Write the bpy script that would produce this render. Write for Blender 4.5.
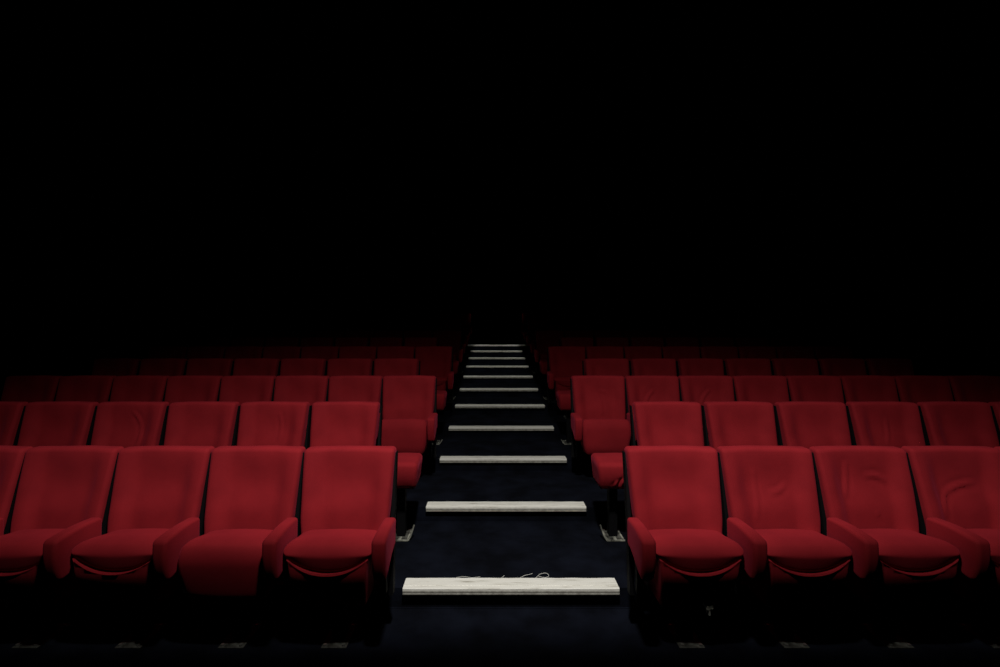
import bpy, bmesh, math, random
from mathutils import Vector, noise

for o in list(bpy.data.objects):
    bpy.data.objects.remove(o)
S = bpy.context.scene
C = S.collection

# ------------------------------------------------------------ camera, light, exposure
F_PX = 480.0                       # focal length for a 1000 px wide frame
cam_d = bpy.data.cameras.new('camera')
cam = bpy.data.objects.new('camera', cam_d)
C.objects.link(cam)
cam_d.sensor_width = 36.0
cam_d.lens = 36.0 * F_PX / 1000.0
cam_d.shift_x = 0.008
cam_d.clip_start = 0.05
cam.location = (-0.1125, 0.0, 1.635)
cam.rotation_euler = (math.radians(90), 0, 0)
S.camera = cam

S.view_settings.view_transform = 'Standard'
S.view_settings.look = 'None'
S.view_settings.gamma = 1.0
S.view_settings.use_curve_mapping = False
S.view_settings.exposure = 0.0

w = bpy.data.worlds.new('world')
S.world = w
w.use_nodes = True
w.node_tree.nodes['Background'].inputs[0].default_value = (0.3, 0.35, 0.5, 1)
w.node_tree.nodes['Background'].inputs[1].default_value = 0.0


def shaped_light(name, loc, energy, radius, col, x_soft, y_soft, power=0.0, roll=None):
    """A lamp with a photometric profile: shutters give the beam soft straight edges.
    x_soft = (full, zero) tangent of the sideways angle, y_soft = (zero, full, full, zero) along the room."""
    d = bpy.data.lights.new(name, 'POINT')
    d.energy = energy
    d.shadow_soft_size = radius
    d.color = col
    d.use_nodes = True
    nt = d.node_tree
    N, L = nt.nodes, nt.links
    em = [n for n in N if n.type == 'EMISSION'][0]
    g = N.new('ShaderNodeNewGeometry')
    sp = N.new('ShaderNodeSeparateXYZ')
    L.new(g.outputs['Incoming'], sp.inputs[0])

    def m(op, a, b=None):
        n = N.new('ShaderNodeMath')
        n.operation = op
        for k, v in enumerate((a, b)):
            if v is None:
                continue
            if isinstance(v, (int, float)):
                n.inputs[k].default_value = v
            else:
                L.new(v, n.inputs[k])
        return n.outputs[0]

    def ramp(v, a, b):
        n = N.new('ShaderNodeMapRange')
        n.interpolation_type = 'SMOOTHSTEP'
        L.new(v, n.inputs['Value'])
        n.inputs['From Min'].default_value = min(a, b)
        n.inputs['From Max'].default_value = max(a, b)
        n.inputs['To Min'].default_value = 0.0 if a < b else 1.0
        n.inputs['To Max'].default_value = 1.0 if a < b else 0.0
        return n.outputs['Result']

    down = m('MAXIMUM', m('MULTIPLY', sp.outputs['Z'], SGN), 0.02)
    tx = m('ABSOLUTE', m('DIVIDE', sp.outputs['X'], down))
    ty = m('DIVIDE', m('MULTIPLY', sp.outputs['Y'], -SGN), down)
    out = m('MULTIPLY', ramp(tx, x_soft[1], x_soft[0]), ramp(ty, y_soft[0], y_soft[1]))
    out = m('MULTIPLY', out, ramp(ty, y_soft[3], y_soft[2]))
    if roll:
        # gradual roll-off away from the beam centre: 1 / (1 + (x/a)^2 + ((y-c)/b)^2) ^ p
        a, b, c, p = roll
        q = m('ADD', m('POWER', m('DIVIDE', tx, a), 2.0), m('POWER', m('ABSOLUTE', m('DIVIDE', m('SUBTRACT', ty, c), b)), 2.0))
        out = m('MULTIPLY', out, m('POWER', m('ADD', q, 1.0), -p))
    if power:
        out = m('MULTIPLY', out, m('POWER', m('ADD', m('MULTIPLY', ty, ty), 1.0), power))
    L.new(out, em.inputs['Strength'])
    o = bpy.data.objects.new(name, d)
    C.objects.link(o)
    o.location = loc
    return o


SGN = -1.0
# house light high over the front of the room, shuttered off the floor before the seats,
# and an added narrow light, no fixture seen, that brightens only the step boards
shaped_light('house_light', (0.0, 0.98, 4.7), 880, 0.13, (1.0, 0.97, 0.93), (0.2, 1.65), (0.295, 0.385, 0.45, 3.15), roll=(50, 0.88, 0.44, 1.4))
shaped_light('aisle_fill_light', (0, 3.0, 6.4), 330, 0.05, (1.0, 0.98, 0.92), (0.105, 0.129), (0.05, 1.0, 1.95, 2.06), power=0.9)
# added light without a seen source, brightens the topmost board out to its ends
shaped_light('landing_fill_light', (0, 12.3, 6.1), 95, 0.04, (1.0, 0.98, 0.94), (0.15, 0.19), (0.094, 0.108, 0.17, 0.20))

# ------------------------------------------------------------ dimensions
RISE = 57.5 / 480.0       # 0.12 m per step, one step per row
ROWS = 11
NOSE_Y = 2.83             # front edge of the first step
BACK_Y = 2.76             # top of the front row's backrests
END_Y = 14.6
SIDE = 5.75


# ------------------------------------------------------------ materials
def mat(name, col, rough=0.8, metal=0.0, spec=0.3, sheen=0.0, sheen_tint=None, var=None, vscale=8.0,
        bump=0.0, bscale=200.0, bump2=0.0, bscale2=10.0):
    m = bpy.data.materials.new(name)
    m.use_nodes = True
    nt = m.node_tree
    N = nt.nodes
    L = nt.links
    b = N['Principled BSDF']
    b.inputs['Base Color'].default_value = (*col, 1)
    b.inputs['Roughness'].default_value = rough
    b.inputs['Metallic'].default_value = metal
    b.inputs['Specular IOR Level'].default_value = spec
    if sheen:
        b.inputs['Sheen Weight'].default_value = sheen
        b.inputs['Sheen Roughness'].default_value = 0.45
        b.inputs['Sheen Tint'].default_value = (*(sheen_tint or col), 1)
    tc = N.new('ShaderNodeTexCoord')
    if var:
        n = N.new('ShaderNodeTexNoise')
        n.inputs['Scale'].default_value = vscale
        n.inputs['Detail'].default_value = 6
        L.new(tc.outputs['Object'], n.inputs['Vector'])
        r = N.new('ShaderNodeValToRGB')
        r.color_ramp.elements[0].position = 0.35
        r.color_ramp.elements[1].position = 0.7
        r.color_ramp.elements[0].color = (*var, 1)
        r.color_ramp.elements[1].color = (*col, 1)
        L.new(n.outputs['Fac'], r.inputs['Fac'])
        L.new(r.outputs['Color'], b.inputs['Base Color'])
    last = None
    for st, sc in ((bump, bscale), (bump2, bscale2)):
        if st:
            n = N.new('ShaderNodeTexNoise')
            n.inputs['Scale'].default_value = sc
            n.inputs['Detail'].default_value = 4
            L.new(tc.outputs['Object'], n.inputs['Vector'])
            bp = N.new('ShaderNodeBump')
            bp.inputs['Strength'].default_value = st
            bp.inputs['Distance'].default_value = 0.01 if sc < 60 else 0.002
            L.new(n.outputs['Fac'], bp.inputs['Height'])
            if last:
                L.new(last.outputs['Normal'], bp.inputs['Normal'])
            L.new(bp.outputs['Normal'], b.inputs['Normal'])
            last = bp
    return m


M = {
    'red': mat('red_upholstery', (0.26, 0.0115, 0.0165), 0.85, spec=0.12, sheen=0.35, sheen_tint=(0.45, 0.04, 0.09),
               var=(0.205, 0.0085, 0.0130), vscale=5.0, bump=0.35, bscale=420, bump2=0.12, bscale2=9),
    'black_metal': mat('black_metal', (0.0025, 0.0025, 0.003), 0.7, spec=0.1),
    'dark_plate': mat('grimy_floor_plate', (0.10, 0.10, 0.085), 0.6, var=(0.015, 0.015, 0.012), vscale=30, bump2=0.2, bscale2=40),
    'plate': mat('dull_metal_plate', (0.34, 0.34, 0.28), 0.6, metal=0.05, var=(0.05, 0.05, 0.04), vscale=26, bump2=0.2, bscale2=40),
    'carpet': mat('navy_black_carpet', (0.0050, 0.0064, 0.0120), 0.95, spec=0.06, var=(0.0017, 0.0021, 0.0040), vscale=4.5,
                  bump=0.8, bscale=260, bump2=1.0, bscale2=9),
    'wall': mat('black_wall_cloth', (0.0016, 0.0016, 0.0018), 0.95, spec=0.02, bump=0.3, bscale=150),
    'ceil': mat('black_ceiling', (0.0012, 0.0012, 0.0013), 0.95, spec=0.02),
    'nose': None,
    'lip': mat('grey_nosing_lip', (0.40, 0.39, 0.34), 0.6, spec=0.3, var=(0.22, 0.21, 0.18), vscale=30),
    'thread': mat('pale_thread', (0.5, 0.5, 0.46), 0.8),
    'bolt': mat('steel_bolt', (0.3, 0.3, 0.27), 0.4, metal=0.8),
}


def board_material():
    m = bpy.data.materials.new('worn_white_board')
    m.use_nodes = True
    N = m.node_tree.nodes
    L = m.node_tree.links
    b = N['Principled BSDF']
    b.inputs['Roughness'].default_value = 0.55
    b.inputs['Specular IOR Level'].default_value = 0.3
    tc = N.new('ShaderNodeTexCoord')
    mp = N.new('ShaderNodeMapping')
    mp.inputs['Scale'].default_value = (2.2, 30, 20)
    L.new(tc.outputs['Object'], mp.inputs['Vector'])
    n = N.new('ShaderNodeTexNoise')
    n.inputs['Scale'].default_value = 2.0
    n.inputs['Detail'].default_value = 8
    n.inputs['Roughness'].default_value = 0.65
    L.new(mp.outputs['Vector'], n.inputs['Vector'])
    r = N.new('ShaderNodeValToRGB')
    e = r.color_ramp.elements
    e[0].position = 0.30
    e[0].color = (0.30, 0.28, 0.22, 1)
    e[1].position = 0.46
    e[1].color = (0.74, 0.73, 0.66, 1)
    e2 = e.new(0.8)
    e2.color = (0.82, 0.81, 0.75, 1)
    L.new(n.outputs['Fac'], r.inputs['Fac'])
    L.new(r.outputs['Color'], b.inputs['Base Color'])
    bp = N.new('ShaderNodeBump')
    bp.inputs['Strength'].default_value = 0.2
    bp.inputs['Distance'].default_value = 0.003
    L.new(n.outputs['Fac'], bp.inputs['Height'])
    L.new(bp.outputs['Normal'], b.inputs['Normal'])
    return m


M['nose'] = board_material()


# ------------------------------------------------------------ mesh helpers
def link(name, me, parent=None):
    o = bpy.data.objects.new(name, me)
    C.objects.link(o)
    if parent:
        o.parent = parent
    return o


def finish(name, bm, m, smooth=True):
    me = bpy.data.meshes.new(name)
    bmesh.ops.recalc_face_normals(bm, faces=bm.faces)
    bm.to_mesh(me)
    bm.free()
    me.materials.append(m)
    if smooth:
        for p in me.polygons:
            p.use_smooth = True
    return me


def axis_stops(h0, h1, r, n):
    k = 4
    arc = [r * (1 - math.tan(math.radians(45 * (1 - i / k)))) for i in range(k)]
    inner = [h0 + r + (h1 - h0 - 2 * r) * i / n for i in range(n + 1)]
    return [h0 + a for a in arc] + inner + [h1 - a for a in reversed(arc)]


def add_rbox(bm, x0, x1, y0, y1, z0, z1, r, n=(6, 3, 6), deform=None):
    """A closed box with rounded edges, subdivided so that it can be deformed."""
    ax = [axis_stops(x0, x1, r, n[0]), axis_stops(y0, y1, r, n[1]), axis_stops(z0, z1, r, n[2])]
    lo = (x0 + r, y0 + r, z0 + r)
    hi = (x1 - r, y1 - r, z1 - r)
    cache = {}

    def vert(p):
        key = tuple(round(c, 6) for c in p)
        if key in cache:
            return cache[key]
        q = Vector([min(max(p[i], lo[i]), hi[i]) for i in range(3)])
        d = Vector(p) - q
        if d.length > 1e-9:
            q = q + d.normalized() * r
        if deform:
            q = Vector(deform(*q))
        cache[key] = bm.verts.new(q)
        return cache[key]

    for a in range(3):
        u, v = [(1, 2), (0, 2), (0, 1)][a]
        for side in (0, -1):
            c = ax[a][side]
            for i in range(len(ax[u]) - 1):
                for j in range(len(ax[v]) - 1):
                    q = []
                    for (s, t) in ((i, j), (i + 1, j), (i + 1, j + 1), (i, j + 1)):
                        p = [0, 0, 0]
                        p[a] = c
                        p[u] = ax[u][s]
                        p[v] = ax[v][t]
                        q.append(vert(tuple(p)))
                    try:
                        bm.faces.new(q)
                    except ValueError:
                        pass
    return cache


def add_box(bm, x0, x1, y0, y1, z0, z1):
    vs = [bm.verts.new((x, y, z)) for x in (x0, x1) for y in (y0, y1) for z in (z0, z1)]
    for f in ((0, 1, 3, 2), (4, 6, 7, 5), (0, 4, 5, 1), (2, 3, 7, 6), (0, 2, 6, 4), (1, 5, 7, 3)):
        bm.faces.new([vs[i] for i in f])


def add_prism(bm, pts, x0, x1):
    """polygon in (y, z) swept along x"""
    a = [bm.verts.new((x0, y, z)) for y, z in pts]
    b = [bm.verts.new((x1, y, z)) for y, z in pts]
    n = len(pts)
    bm.faces.new(a)
    bm.faces.new(list(reversed(b)))
    for i in range(n):
        bm.faces.new([a[i], b[i], b[(i + 1) % n], a[(i + 1) % n]])


def add_tube(bm, pts, r, seg=8):
    rings = []
    P = [Vector(p) for p in pts]
    for i, p in enumerate(P):
        t = (P[min(i + 1, len(P) - 1)] - P[max(i - 1, 0)]).normalized()
        up = Vector((0, 1, 0)) if abs(t.y) < 0.9 else Vector((1, 0, 0))
        s = t.cross(up).normalized()
        u = s.cross(t).normalized()
        rr = r[i] if isinstance(r, (list, tuple)) else r
        rings.append([bm.verts.new(p + s * math.cos(2 * math.pi * k / seg) * rr + u * math.sin(2 * math.pi * k / seg) * rr)
                      for k in range(seg)])
    for i in range(len(rings) - 1):
        for k in range(seg):
            bm.faces.new([rings[i][k], rings[i][(k + 1) % seg], rings[i + 1][(k + 1) % seg], rings[i + 1][k]])
    bm.faces.new(rings[0])
    bm.faces.new(list(reversed(rings[-1])))


def sstep(a, b, x):
    t = min(max((x - a) / (b - a), 0), 1)
    return t * t * (3 - 2 * t)


def crease(x, z, segs):
    """height of fabric folds: segs = (x0, z0, x1, z1, height, width)"""
    out = 0.0
    for (x0, z0, x1, z1, a, wd) in segs:
        dx, dz = x1 - x0, z1 - z0
        L2 = dx * dx + dz * dz
        t = min(max(((x - x0) * dx + (z - z0) * dz) / L2, 0), 1)
        bow = 0.012 * math.sin(t * math.pi)
        nx, nz = -dz / math.sqrt(L2), dx / math.sqrt(L2)
        s = (x - x0 - t * dx) * nx + (z - z0 - t * dz) * nz - bow
        e = math.hypot(max(0, abs(((x - x0) * dx + (z - z0) * dz) / L2 - 0.5) - 0.5) * math.sqrt(L2), s)
        fade = math.sin(math.pi * min(max(t * 0.9 + 0.05, 0), 1)) ** 0.6
        out += 1.8 * a * fade * (math.exp(-(e / wd) ** 2) - 0.55 * math.exp(-((e - 1.6 * wd) / (1.2 * wd)) ** 2))
    return out


# ------------------------------------------------------------ the setting
def set_struct(o):
    o['kind'] = 'structure'
    return o


def build_floor():
    bm = bmesh.new()
    pts = [(-1.5, 0.0)]
    for i in range(ROWS):
        y = NOSE_Y + 0.03 + i
        z0, z1 = RISE * i, RISE * (i + 1)
        pts += [(y - 0.012, z0), (y - 0.010, z0 + 0.006), (y - 0.002, z0 + 0.006), (y, z0), (y, z1 - 0.01), (y - 0.0, z1)]
    top = RISE * ROWS
    pts += [(END_Y, top), (END_Y, -0.3), (-1.5, -0.3)]
    # steps are divided across so that the carpet can sag a little
    add_prism(bm, pts, -SIDE, SIDE)
    o = link('floor', finish('floor', bm, M['carpet'], False))
    set_struct(o)


build_floor()


def slab(name, b, m):
    bm = bmesh.new()
    add_box(bm, *b)
    return set_struct(link(name, finish(name, bm, m, False)))


def build_walls():
    for nm, sx in (('wall_left', -1), ('wall_right', 1)):
        bm = bmesh.new()
        xa, xb = sorted((sx * SIDE, sx * (SIDE + 0.2)))
        add_box(bm, xa, xb, -1.5, END_Y, -0.3, 7.0)
        # cloth panels with shallow battens between them
        for k in range(7):
            y = 0.6 + k * 2.1
            xa, xb = sorted((sx * (SIDE - 0.02), sx * SIDE))
            add_box(bm, xa, xb, y, y + 0.06, RISE * max(0, math.ceil(y - NOSE_Y + 0.1)) + 0.002, 6.99)
        set_struct(link(nm, finish(nm, bm, M['wall'], False)))
    slab('wall_back', (-SIDE - 0.2, SIDE + 0.2, END_Y, END_Y + 0.2, -0.3, 7.0), M['wall'])
    slab('wall_front', (-SIDE - 0.2, SIDE + 0.2, -1.7, -1.5, -0.3, 7.0), M['wall'])
    slab('ceiling', (-SIDE - 0.2, SIDE + 0.2, -1.7, END_Y + 0.2, 7.0, 7.2), M['ceil'])


build_walls()

ORD = ['first', 'second', 'third', 'fourth', 'fifth', 'sixth', 'seventh', 'eighth', 'ninth', 'tenth', 'eleventh']


def tag(o, label, cat, group=None):
    o['label'] = label
    o['category'] = cat
    if group:
        o['group'] = group
    return o


def empty(name, loc=(0, 0, 0)):
    o = bpy.data.objects.new(name, None)
    C.objects.link(o)
    o.location = loc
    o.empty_display_size = 0.1
    return o


# ------------------------------------------------------------ white boards on the step edges
BOARD_D = 0.125
for i in range(ROWS):
    hw = 0.64 if i < 10 else 0.83
    rnd = random.Random(i + 3)
    t = empty('step_nosing', (0, NOSE_Y + i, RISE * (i + 1)))
    if i == 0:
        lb = 'widest and nearest worn white nosing board, on the bottom stair of the aisle'
    elif i == 10:
        lb = 'faint topmost pale nosing board at the very top of the aisle stairs'
    else:
        lb = 'worn white nosing board on the %s stair up the aisle, counted from the bottom' % ORD[i]
    tag(t, lb, 'stair nosing', 'white nosing boards up the aisle stairs')
    bm = bmesh.new()
    # tread board with a shallow groove and slightly skewed ends
    prof = [(0.0, -0.001), (0.0, 0.008), (0.003, 0.011), (0.030, 0.012), (0.032, 0.009), (0.037, 0.009), (0.039, 0.012),
            (BOARD_D - 0.003, 0.012), (BOARD_D, 0.009), (BOARD_D, -0.001)]
    n = 60
    rings = []
    for k in range(n + 1):
        x = -hw + 2 * hw * k / n
        ring = []
        for (y, z) in prof:
            yy = y
            if k in (0, n):
                yy = y * 0.97 + 0.002
            if y > 0.12:
                yy += noise.noise(Vector((x * 9, i * 5.0, 0))) * 0.002
            zz = z + (noise.noise(Vector((x * 14, i * 3.0, y * 20))) * 0.0012 if z > 0 else 0)
            ring.append(bm.verts.new((x, yy, zz)))
        rings.append(ring)
    for k in range(n):
        for j in range(len(prof)):
            j2 = (j + 1) % len(prof)
            bm.faces.new([rings[k][j], rings[k + 1][j], rings[k + 1][j2], rings[k][j2]])
    bm.faces.new(rings[0])
    bm.faces.new(list(reversed(rings[-1])))
    link('tread_board', finish('tread_board', bm, M['nose'], False), t)
    bm = bmesh.new()
    add_prism(bm, [(0.0, -0.001), (-0.002, -0.004), (-0.002, -0.012), (0.001, -0.013), (0.001, -0.016), (-0.002, -0.018),
                   (-0.002, -0.024), (0.001, -0.026), (0.029, -0.026), (0.029, -0.001)], -hw + 0.001, hw - 0.001)
    o = link('front_lip', finish('front_lip', bm, M['lip'], False), t)
    if i == 0:
        o['label'] = 'greyer grooved front edge of the board'

# frayed threads lying behind the bottom board
zt = RISE + 0.004
threads = [
    ('pale thread arching up behind the bottom nosing board, left of the looped one', [(0.03, 2.972, 0), (0.06, 2.99, .012), (0.10, 3.00, .02), (0.115, 3.0, .026)]),
    ('looped pale thread sticking up behind the bottom nosing board', [(0.13, 2.975, 0), (0.16, 3.0, .018), (0.20, 3.01, .022), (0.215, 2.99, .012), (0.19, 2.98, .004), (0.15, 2.99, .010)]),
    ('flat pale thread curling behind the left part of the bottom board', [(-0.36, 2.985, 0), (-0.31, 2.992, .004), (-0.26, 2.98, .003), (-0.21, 2.99, .004)]),
    ('tiny pale thread tuft behind the bottom board, left of centre', [(-0.085, 2.972, 0), (-0.07, 2.985, .008), (-0.06, 2.992, .014)]),
]
for lb, pts in threads:
    # smooth the polyline
    P = [Vector(p) for p in pts]
    out = []
    for k in range(len(P) - 1):
        p0, p1, p2, p3 = P[max(k - 1, 0)], P[k], P[k + 1], P[min(k + 2, len(P) - 1)]
        for s in range(6):
            u = s / 6
            out.append(0.5 * ((2 * p1) + (p2 - p0) * u + (2 * p0 - 5 * p1 + 4 * p2 - p3) * u * u + (3 * p1 - p0 - 3 * p2 + p3) * u ** 3))
    out.append(P[-1])
    bm = bmesh.new()
    add_tube(bm, [(p.x + 0.025, p.y - 0.008, p.z * 0.7 + zt - 0.003) for p in out], 0.0018, 5)
    tag(link('frayed_thread', finish('frayed_thread', bm, M['thread'])), lb, 'thread', 'loose threads behind the bottom board')


# ------------------------------------------------------------ seat meshes (origin on the floor at the pedestal)
BW = 0.2625


def backrest_mesh(folds=(), half=BW, seed=0):
    bm = bmesh.new()

    def d(x, y, z):
        wfront = min(max((-y) / 0.045, 0), 1)
        ax = abs(x) / half
        zc = z
        # side bolsters: a hollow between them
        hollow = 0.042 * (1 - sstep(0.48, 0.84, ax)) * (0.25 + 0.75 * sstep(0.99, 0.76, z))
        yy = y + wfront * hollow
        # lumbar swell, only on the padded front
        yy -= wfront * 0.016 * math.exp(-((z - 0.66) / 0.10) ** 2) * (1 - ax * ax)
        yy -= wfront * crease(x, z, folds)
        nz = noise.noise(Vector((x * 7 + seed * 3.7, z * 6, seed))) * 0.0035
        yy -= wfront * nz
        # crest sags a touch between the corners
        zc = z + sstep(0.9, 0.98, z) * (0.004 * (1 - ax * ax) - 0.002 + noise.noise(Vector((x * 6, 5.1, seed))) * 0.003)
        xx = x * (1 - 0.080 * (0.98 - z) / 0.43)
        # lower corners tuck in towards the arm
        xx *= 1 - 0.04 * sstep(0.62, 0.50, z)
        yy += 0.095 + 0.275 * (z - 0.55) + 0.05 * (z - 0.75) ** 2
        return (xx, yy, zc - 0.008)

    add_rbox(bm, -half, half, -0.045, 0.045, 0.49, 0.98, 0.024, (34 if folds else 16, 2, 30 if folds else 16), d)
    return finish('backrest', bm, M['red'])


CW = 0.2285


def cushion_mesh(smile=True, seed=0):
    bm = bmesh.new()
    z0, z1 = 0.44, 0.575

    def d(x, y, z):
        ax = abs(x) / CW
        t = (z - z0) / (z1 - z0)
        low = (0.432 + 0.085 * ax ** 2.2) if smile else 0.245
        top = 0.553 + 0.020 * sstep(0.05, -0.12, y) - 0.03 * sstep(-0.13, -0.2, y) ** 1.5 - 0.010 * ax ** 4
        top += 0.006 * (1 - ax * ax)
        zz = low + (top - low) * t + noise.noise(Vector((x * 6 + seed, y * 8, z * 5))) * 0.002
        # the nose bulges forward in the middle and tucks back underneath
        yy = y - 0.016 * (1 - ax * ax) * sstep(0, -0.2, y)
        yy += (0.022 if smile else 0.055) * (1 - t) ** 1.6 * sstep(0, -0.2, y)
        xx = x * (0.955 + 0.045 * sstep(0.05, -0.15, y))
        if not smile:
            xx *= 0.86 + 0.14 * min(1, t * 1.6)
        return (xx, yy, zz)

    add_rbox(bm, -CW, CW, -0.195, 0.085, z0, z1, 0.036, (14, 6, 8), d)
    return finish('seat_cushion', bm, M['red'])


def underside_mesh(smile=True):
    """upholstered pan below the cushion, tapering down and back, with a notch for the hinge"""
    bm = bmesh.new()

    def d(x, y, z):
        t = (z - 0.225) / (0.54 - 0.225)
        xx = x * (0.80 + 0.17 * t)
        yy = y + (0.085 * (max(0, 0.66 - t) / 0.66) ** 1.2) * sstep(0.02, -0.16, y)
        yy -= 0.014 * (1 - (x / 0.215) ** 2) * sstep(0.02, -0.16, y)
        zz = z
        if z < 0.26 and abs(x) < 0.085:
            zz = z + 0.05 * sstep(0.26, 0.225, z) * sstep(0.085, 0.06, abs(x))
        if smile:
            top_lim = 0.437 + 0.085 * min(1, (abs(x) / CW)) ** 2.2
            zz = min(zz, top_lim)
        else:
            zz = min(zz, 0.47)
        return (xx, yy, zz)

    add_rbox(bm, -0.215, 0.215, -0.197, 0.07, 0.225, 0.54, 0.016, (16, 3, 10), d)
    return finish('seat_underside', bm, M['red'])


def piping_mesh():
    bm = bmesh.new()
    pts = []
    for k in range(25):
        u = -1 + k / 12
        x = u * 0.203
        pts.append((x, -0.196 - 0.013 * (1 - u * u) + 0.008 * abs(u) ** 3, 0.434 + 0.072 * abs(u) ** 2.2))
    add_tube(bm, pts, 0.0042, 8)
    return finish('seam_piping', bm, M['red'])


def arm_mesh():
    bm = bmesh.new()

    def d(x, y, z):
        t = z / 0.2
        u = (0.04 - y) / 0.29      # 0 back, 1 front
        top = 0.632 + 0.010 * math.sin(math.pi * u) - 0.008 * u
        bot = 0.480 - 0.070 * sstep(0.05, 0.95, u)
        zz = bot + (top - bot) * t
        yy = y - 0.012 * math.sin(math.pi * min(1, t)) * sstep(0.5, 1, u) + 0.03 * (1 - t) ** 2 * sstep(0.5, 1, u)
        xx = x * (0.90 + 0.10 * sstep(0.2, 1, u)) * (1 - 0.10 * (1 - t))
        return (xx, yy, zz)

    add_rbox(bm, -0.036, 0.036, -0.25, 0.04, 0.0, 0.2, 0.020, (3, 10, 6), d)
    return finish('armrest', bm, M['red'])


def frame_mesh():
    """black steel: pedestal column, cross beam, back uprights and arm brackets"""
    bm = bmesh.new()
    add_box(bm, -0.035, 0.035, -0.02, 0.05, 0.006, 0.20)
    add_box(bm, -0.235, 0.235, 0.075, 0.115, 0.19, 0.24)
    add_box(bm, -0.035, 0.035, 0.0, 0.115, 0.17, 0.20)
    for s in (-1, 1):
        add_prism(bm, [(0.078, 0.24), (0.112, 0.24), (0.175, 0.58), (0.145, 0.58), (0.095, 0.40)], s * 0.20, s * 0.232)
    return finish('pedestal_frame', bm, M['black_metal'], False)


def gap_strip_mesh():
    """thin black strip added between neighbouring backrests to darken the gap"""
    bm = bmesh.new()
    rings = []
    for z, hw in ((0.20, 0.013), (0.50, 0.013), (0.62, 0.010), (0.80, 0.0065), (0.90, 0.004), (0.945, 0.003)):
        y = 0.095 + 0.275 * (z - 0.55) + 0.05 * (z - 0.75) ** 2 if z > 0.3 else 0.06
        rings.append([bm.verts.new(p) for p in ((-hw, y - 0.02, z), (hw, y - 0.02, z), (hw, y + 0.03, z), (-hw, y + 0.03, z))])
    for a, b in zip(rings, rings[1:]):
        for k in range(4):
            bm.faces.new([a[k], a[(k + 1) % 4], b[(k + 1) % 4], b[k]])
    bm.faces.new(rings[0])
    bm.faces.new(rings[-1])
    return finish('dark_gap_strip', bm, M['black_metal'], False)


def plate_mesh():
    bm = bmesh.new()
    add_rbox(bm, -0.066, 0.066, -0.10, 0.11, 0.0, 0.006, 0.0025, (2, 2, 1))
    return finish('floor_plate', bm, M['dark_plate'], False)


def rim_mesh():
    """worn raised rim round the end plate"""
    bm = bmesh.new()
    x, y0, y1, w = 0.066, -0.10, 0.11, 0.012
    add_box(bm, -x, x, y0, y0 + w, 0.0055, 0.012)
    add_box(bm, -x, x, y1 - w, y1, 0.0055, 0.010)
    for sx in (-1, 1):
        a, b = sorted((sx * x, sx * (x - w)))
        add_box(bm, a, b, y0 + w, y1 - w, 0.0055, 0.010)
    add_box(bm, -0.012, 0.012, y0 + w, -0.03, 0.0055, 0.009)
    return finish('worn_rim', bm, M['plate'], False)


def bolt_mesh():
    bm = bmesh.new()
    bmesh.ops.create_cone(bm, cap_ends=True, segments=6, radius1=0.010, radius2=0.009, depth=0.009)
    return finish('bolt', bm, M['bolt'], False)


GAP_STRIP = gap_strip_mesh()
BOLT = bolt_mesh()
RIM = rim_mesh()
ME = dict(back=backrest_mesh(), back2=backrest_mesh(seed=2), cushion=cushion_mesh(), cushion_flat=cushion_mesh(False, 2),
          under=underside_mesh(), piping=piping_mesh(), arm=arm_mesh(), frame=frame_mesh(),
          plate=plate_mesh())
# backrests whose cloth is visibly folded in the photograph: (row, side, place) -> mesh
FOLDS = {
    (1, 1, 2): [(-0.09, 0.86, -0.11, 0.60, 0.004, 0.010), (0.09, 0.78, 0.00, 0.74, 0.004, 0.012)],
    (1, 1, 3): [(-0.10, 0.90, -0.13, 0.72, 0.006, 0.010), (0.02, 0.83, 0.12, 0.80, 0.005, 0.014), (0.02, 0.64, 0.05, 0.60, 0.004, 0.008)],
    (1, 1, 4): [(-0.10, 0.74, 0.08, 0.79, 0.0055, 0.012), (-0.13, 0.62, -0.10, 0.74, 0.006, 0.010)],
    (2, -1, 4): [(0.02, 0.91, 0.10, 0.80, 0.007, 0.010), (0.10, 0.80, 0.10, 0.66, 0.006, 0.010)],
    (2, -1, 2): [(0.05, 0.90, 0.07, 0.70, 0.005, 0.010)],
    (3, 1, 1): [(-0.02, 0.80, 0.02, 0.62, 0.005, 0.014), (0.02, 0.84, 0.09, 0.79, 0.004, 0.014)],
    (3, 1, 2): [(-0.10, 0.68, 0.0, 0.84, 0.006, 0.014)],
    (3, 1, 3): [(-0.08, 0.70, 0.02, 0.84, 0.006, 0.014)],
    (2, 1, 4): [(0.0, 0.86, -0.03, 0.68, 0.004, 0.012)],
}
FOLD_ME = {k: backrest_mesh(v, seed=i + 5) for i, (k, v) in enumerate(FOLDS.items())}
PITCH_ODD, PITCH_EVEN = 0.535, 0.561


def make_seat(side, flat=False):
    """side -1: left of the stairs, its armrest towards the stairs is at +x"""
    t = empty('cinema_seat')
    link('backrest', ME['back'], t)
    c = link('seat_cushion', ME['cushion_flat' if flat else 'cushion'], t)
    if not flat:
        link('seat_underside', ME['under'], t)
        link('seam_piping', ME['piping'], c)
    a = link('armrest', ME['arm'], t)
    a.location.x = -side * PITCH_ODD / 2
    p = link('dark_gap_strip', GAP_STRIP, t)  # added black strip, stands in for the shade between the backs
    p.location.x = -side * PITCH_ODD / 2
    f = link('pedestal_frame', ME['frame'], t)
    f['label'] = 'black metal pedestal and frame'
    p = link('floor_plate', ME['plate'], t)
    p['label'] = 'dull grey metal floor plate'
    for sx in (-1, 1):
        for sy in (-1, 1):
            b = link('bolt', BOLT, p)
            b.location = (sx * 0.048, sy * 0.085, 0.010)
    return t


def copy_tree(o, parent=None):
    c = o.copy()
    C.objects.link(c)
    if parent:
        c.parent = parent
    for ch in o.children:
        copy_tree(ch, c)
    return c


protos = {}
used = set()
SIDEWORD = {-1: 'left', 1: 'right'}


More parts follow.
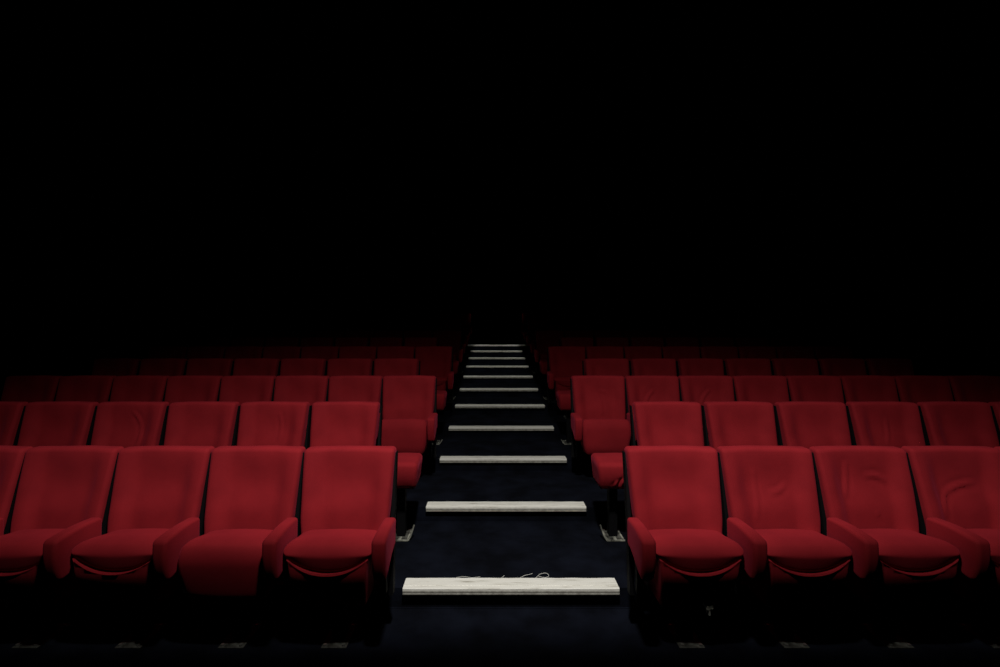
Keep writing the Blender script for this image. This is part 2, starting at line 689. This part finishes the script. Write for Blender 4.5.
def row_phrase(r):
    return 'front row' if r == 1 else ('row %s from front' % {2: 'two', 3: 'three', 4: 'four', 5: 'five', 6: 'six', 7: 'seven', 8: 'eight', 9: 'nine', 10: 'ten', 11: 'eleven'}[r])


FLAT = {(1, -1, 2), (3, -1, 1), (3, 1, 1)}
NSEATS = {1: 6, 2: 6}


def row_layout(r, side):
    """(distance of the first seat's edge from the middle of the stairs, seat pitch)"""
    if r % 2 == 0:
        return 0.985, (0.561 if side < 0 else 0.567)
    if side < 0:
        return 0.668, 0.535
    return (0.656, 0.544) if r == 1 else (0.676, 0.5365)



def place_seat(r, side, k, x, extra_arm=False, pitch=PITCH_ODD):
    flat = (r, side, k) in FLAT
    key = (side, flat)
    if key not in protos:
        protos[key] = make_seat(side, flat)
        t = protos[key]
    else:
        t = copy_tree(protos[key])
        for ch in list(t.children):
            if ch.get('extra'):
                bpy.data.objects.remove(ch)
    t.location = (x, BACK_Y - 0.17 + (r - 1), RISE * (r - 1))
    rnd = random.Random(r * 100 + k * 7 + side)
    for ch in t.children:
        nm = ch.name.split('.')[0]
        if nm == 'backrest':
            if (r, side, k) in FOLD_ME:
                ch.data = FOLD_ME[(r, side, k)]
            else:
                ch.data = ME['back' if rnd.random() < 0.5 else 'back2']
        if nm in ('armrest', 'dark_gap_strip'):
            ch.location.x = -side * pitch / 2
        if nm == 'seat_cushion' and flat and r == 3:
            th = math.radians(9)
            ch.rotation_euler.x = -th
            ch.location = (0, -0.55 * math.sin(th) + 0.01, 0.012)
        if nm == 'seat_cushion' and not flat:
            ch.rotation_euler.x = math.radians(rnd.uniform(-0.6, 0.6))
    what = 'red cinema seat'
    if (r, side, k) in FOLD_ME:
        what = 'red cinema seat with creased backrest'
    elif flat:
        what = 'red cinema seat with straight boxy cushion'
    if k == 1:
        lb = '%s nearest the stairs, %s, %s side' % (what, row_phrase(r), SIDEWORD[side])
    else:
        lb = '%s %s from the stairs, %s, %s side' % (ORD[k - 1], what.replace('with ', '+').split('+')[0].strip(), row_phrase(r), SIDEWORD[side])
        if '+' in what.replace('with ', '+') and r == 1:
            lb = '%s %s from stairs, %s, %s of stairs' % (ORD[k - 1], what, row_phrase(r), SIDEWORD[side])
    tag(t, lb, 'cinema seat', 'red seats of %s, %s of the stairs' % (row_phrase(r), SIDEWORD[side]))
    return t


# ------------------------------------------------------------ low padded units at the aisle end of every second row
def stub_mesh(pleats):
    bm = bmesh.new()

    def d(x, y, z):
        wf = sstep(-0.05, -0.18, y)
        t = (z - 0.40) / 0.2
        yy = y + 0.035 * (1 - t) ** 2 * wf - 0.012 * math.sin(math.pi * min(max(t, 0), 1)) * wf
        if pleats:
            yy -= wf * crease(x, z, [(0.02, 0.41, 0.055, 0.50, 0.012, 0.012), (-0.02, 0.41, -0.01, 0.47, 0.007, 0.010),
                                     (0.07, 0.42, 0.06, 0.48, 0.006, 0.010)])
        zz = z - 0.012 * sstep(-0.02, -0.18, y) * t
        zz += noise.noise(Vector((x * 8, y * 8, 3.0 + pleats))) * 0.003
        return (x * (0.88 + 0.12 * min(1, t * 1.3)), yy, zz)

    add_rbox(bm, -0.147, 0.147, -0.185, 0.10, 0.395, 0.605, 0.032, (24 if pleats else 8, 6, 16 if pleats else 6), d)
    return finish('padded_seat', bm, M['red'])


def stub_frame():
    bm = bmesh.new()
    add_box(bm, -0.03, 0.03, -0.02, 0.05, 0.006, 0.42)
    add_box(bm, -0.11, 0.11, -0.10, 0.07, 0.385, 0.41)
    return finish('pedestal', bm, M['black_metal'], False)


def strut_mesh(sx):
    bm = bmesh.new()
    add_tube(bm, [(sx * 0.064, -0.092, 0.006), (sx * 0.080, -0.080, 0.03), (sx * 0.096, -0.06, 0.075), (sx * 0.104, -0.05, 0.105)],
             [0.008, 0.007, 0.005, 0.006], 6)
    return finish('bent_bracket', bm, M['plate'], False)


STUB = {0: stub_mesh(0), 1: stub_mesh(1)}
STUBF = stub_frame()
STRUT = {-1: strut_mesh(-1), 1: strut_mesh(1)}


def make_stub(r, side):
    t = empty('aisle_end_stool', (side * 0.79, BACK_Y - 0.17 + (r - 1), RISE * (r - 1)))
    link('padded_seat', STUB[1 if (r == 2 and side == 1) else 0], t)
    f = link('pedestal', STUBF, t)
    p = link('floor_plate', ME['plate'], t)
    p['label'] = 'dull grey metal floor plate'
    for sx in (-1, 1):
        for sy in (-1, 1):
            b = link('bolt', BOLT, p)
            b.location = (sx * 0.048, sy * 0.085, 0.010)
    link('worn_rim', RIM, p)
    b = link('bent_bracket', STRUT[-side], p)
    if r > 2:
        b.scale.z = 0.5
    what = 'pleated red backless stool' if (r == 2 and side == 1) else 'red backless padded stool'
    tag(t, '%s in %s, %s of stairs' % (what, row_phrase(r), SIDEWORD[side]), 'stool',
        'backless red stools along the aisle')


for r in range(1, ROWS + 1):
    even = r % 2 == 0
    pitch = PITCH_EVEN if even else PITCH_ODD
    n = NSEATS.get(r, 7 if even else 8)
    for side in (-1, 1):
        x0, pitch = row_layout(r, side)
        if even:
            make_stub(r, side)
        for k in range(1, n + 1):
            place_seat(r, side, k, side * (x0 + pitch * (k - 0.5)), pitch=pitch)

# the far end of each row carries one more armrest; it belongs to the last seat
for o in [o for o in C.objects if o.get('category') == 'cinema seat']:
    r = int(round(o.location.z / RISE)) + 1
    even = r % 2 == 0
    pitch = PITCH_EVEN if even else PITCH_ODD
    n = NSEATS.get(r, 7 if even else 8)
    side = 1 if o.location.x > 0 else -1
    x0, pitch = row_layout(r, side)
    k = round((abs(o.location.x) - x0) / pitch + 0.5)
    if k == n:
        a = link('armrest', ME['arm'], o)
        a.location.x = side * pitch / 2
    if (r, side, k) == (1, 1, 1):
        bm = bmesh.new()
        add_box(bm, 0.062, 0.070, -0.150, -0.110, 0.20, 0.236)
        add_box(bm, 0.050, 0.066, -0.152, -0.110, 0.230, 0.250)
        add_box(bm, 0.068, 0.084, -0.152, -0.110, 0.234, 0.256)
        h = link('hinge_bracket', finish('hinge_bracket', bm, M['plate'], False), o)
        h['label'] = 'small bare metal hinge bracket under the seat'

bpy.context.view_layer.update()
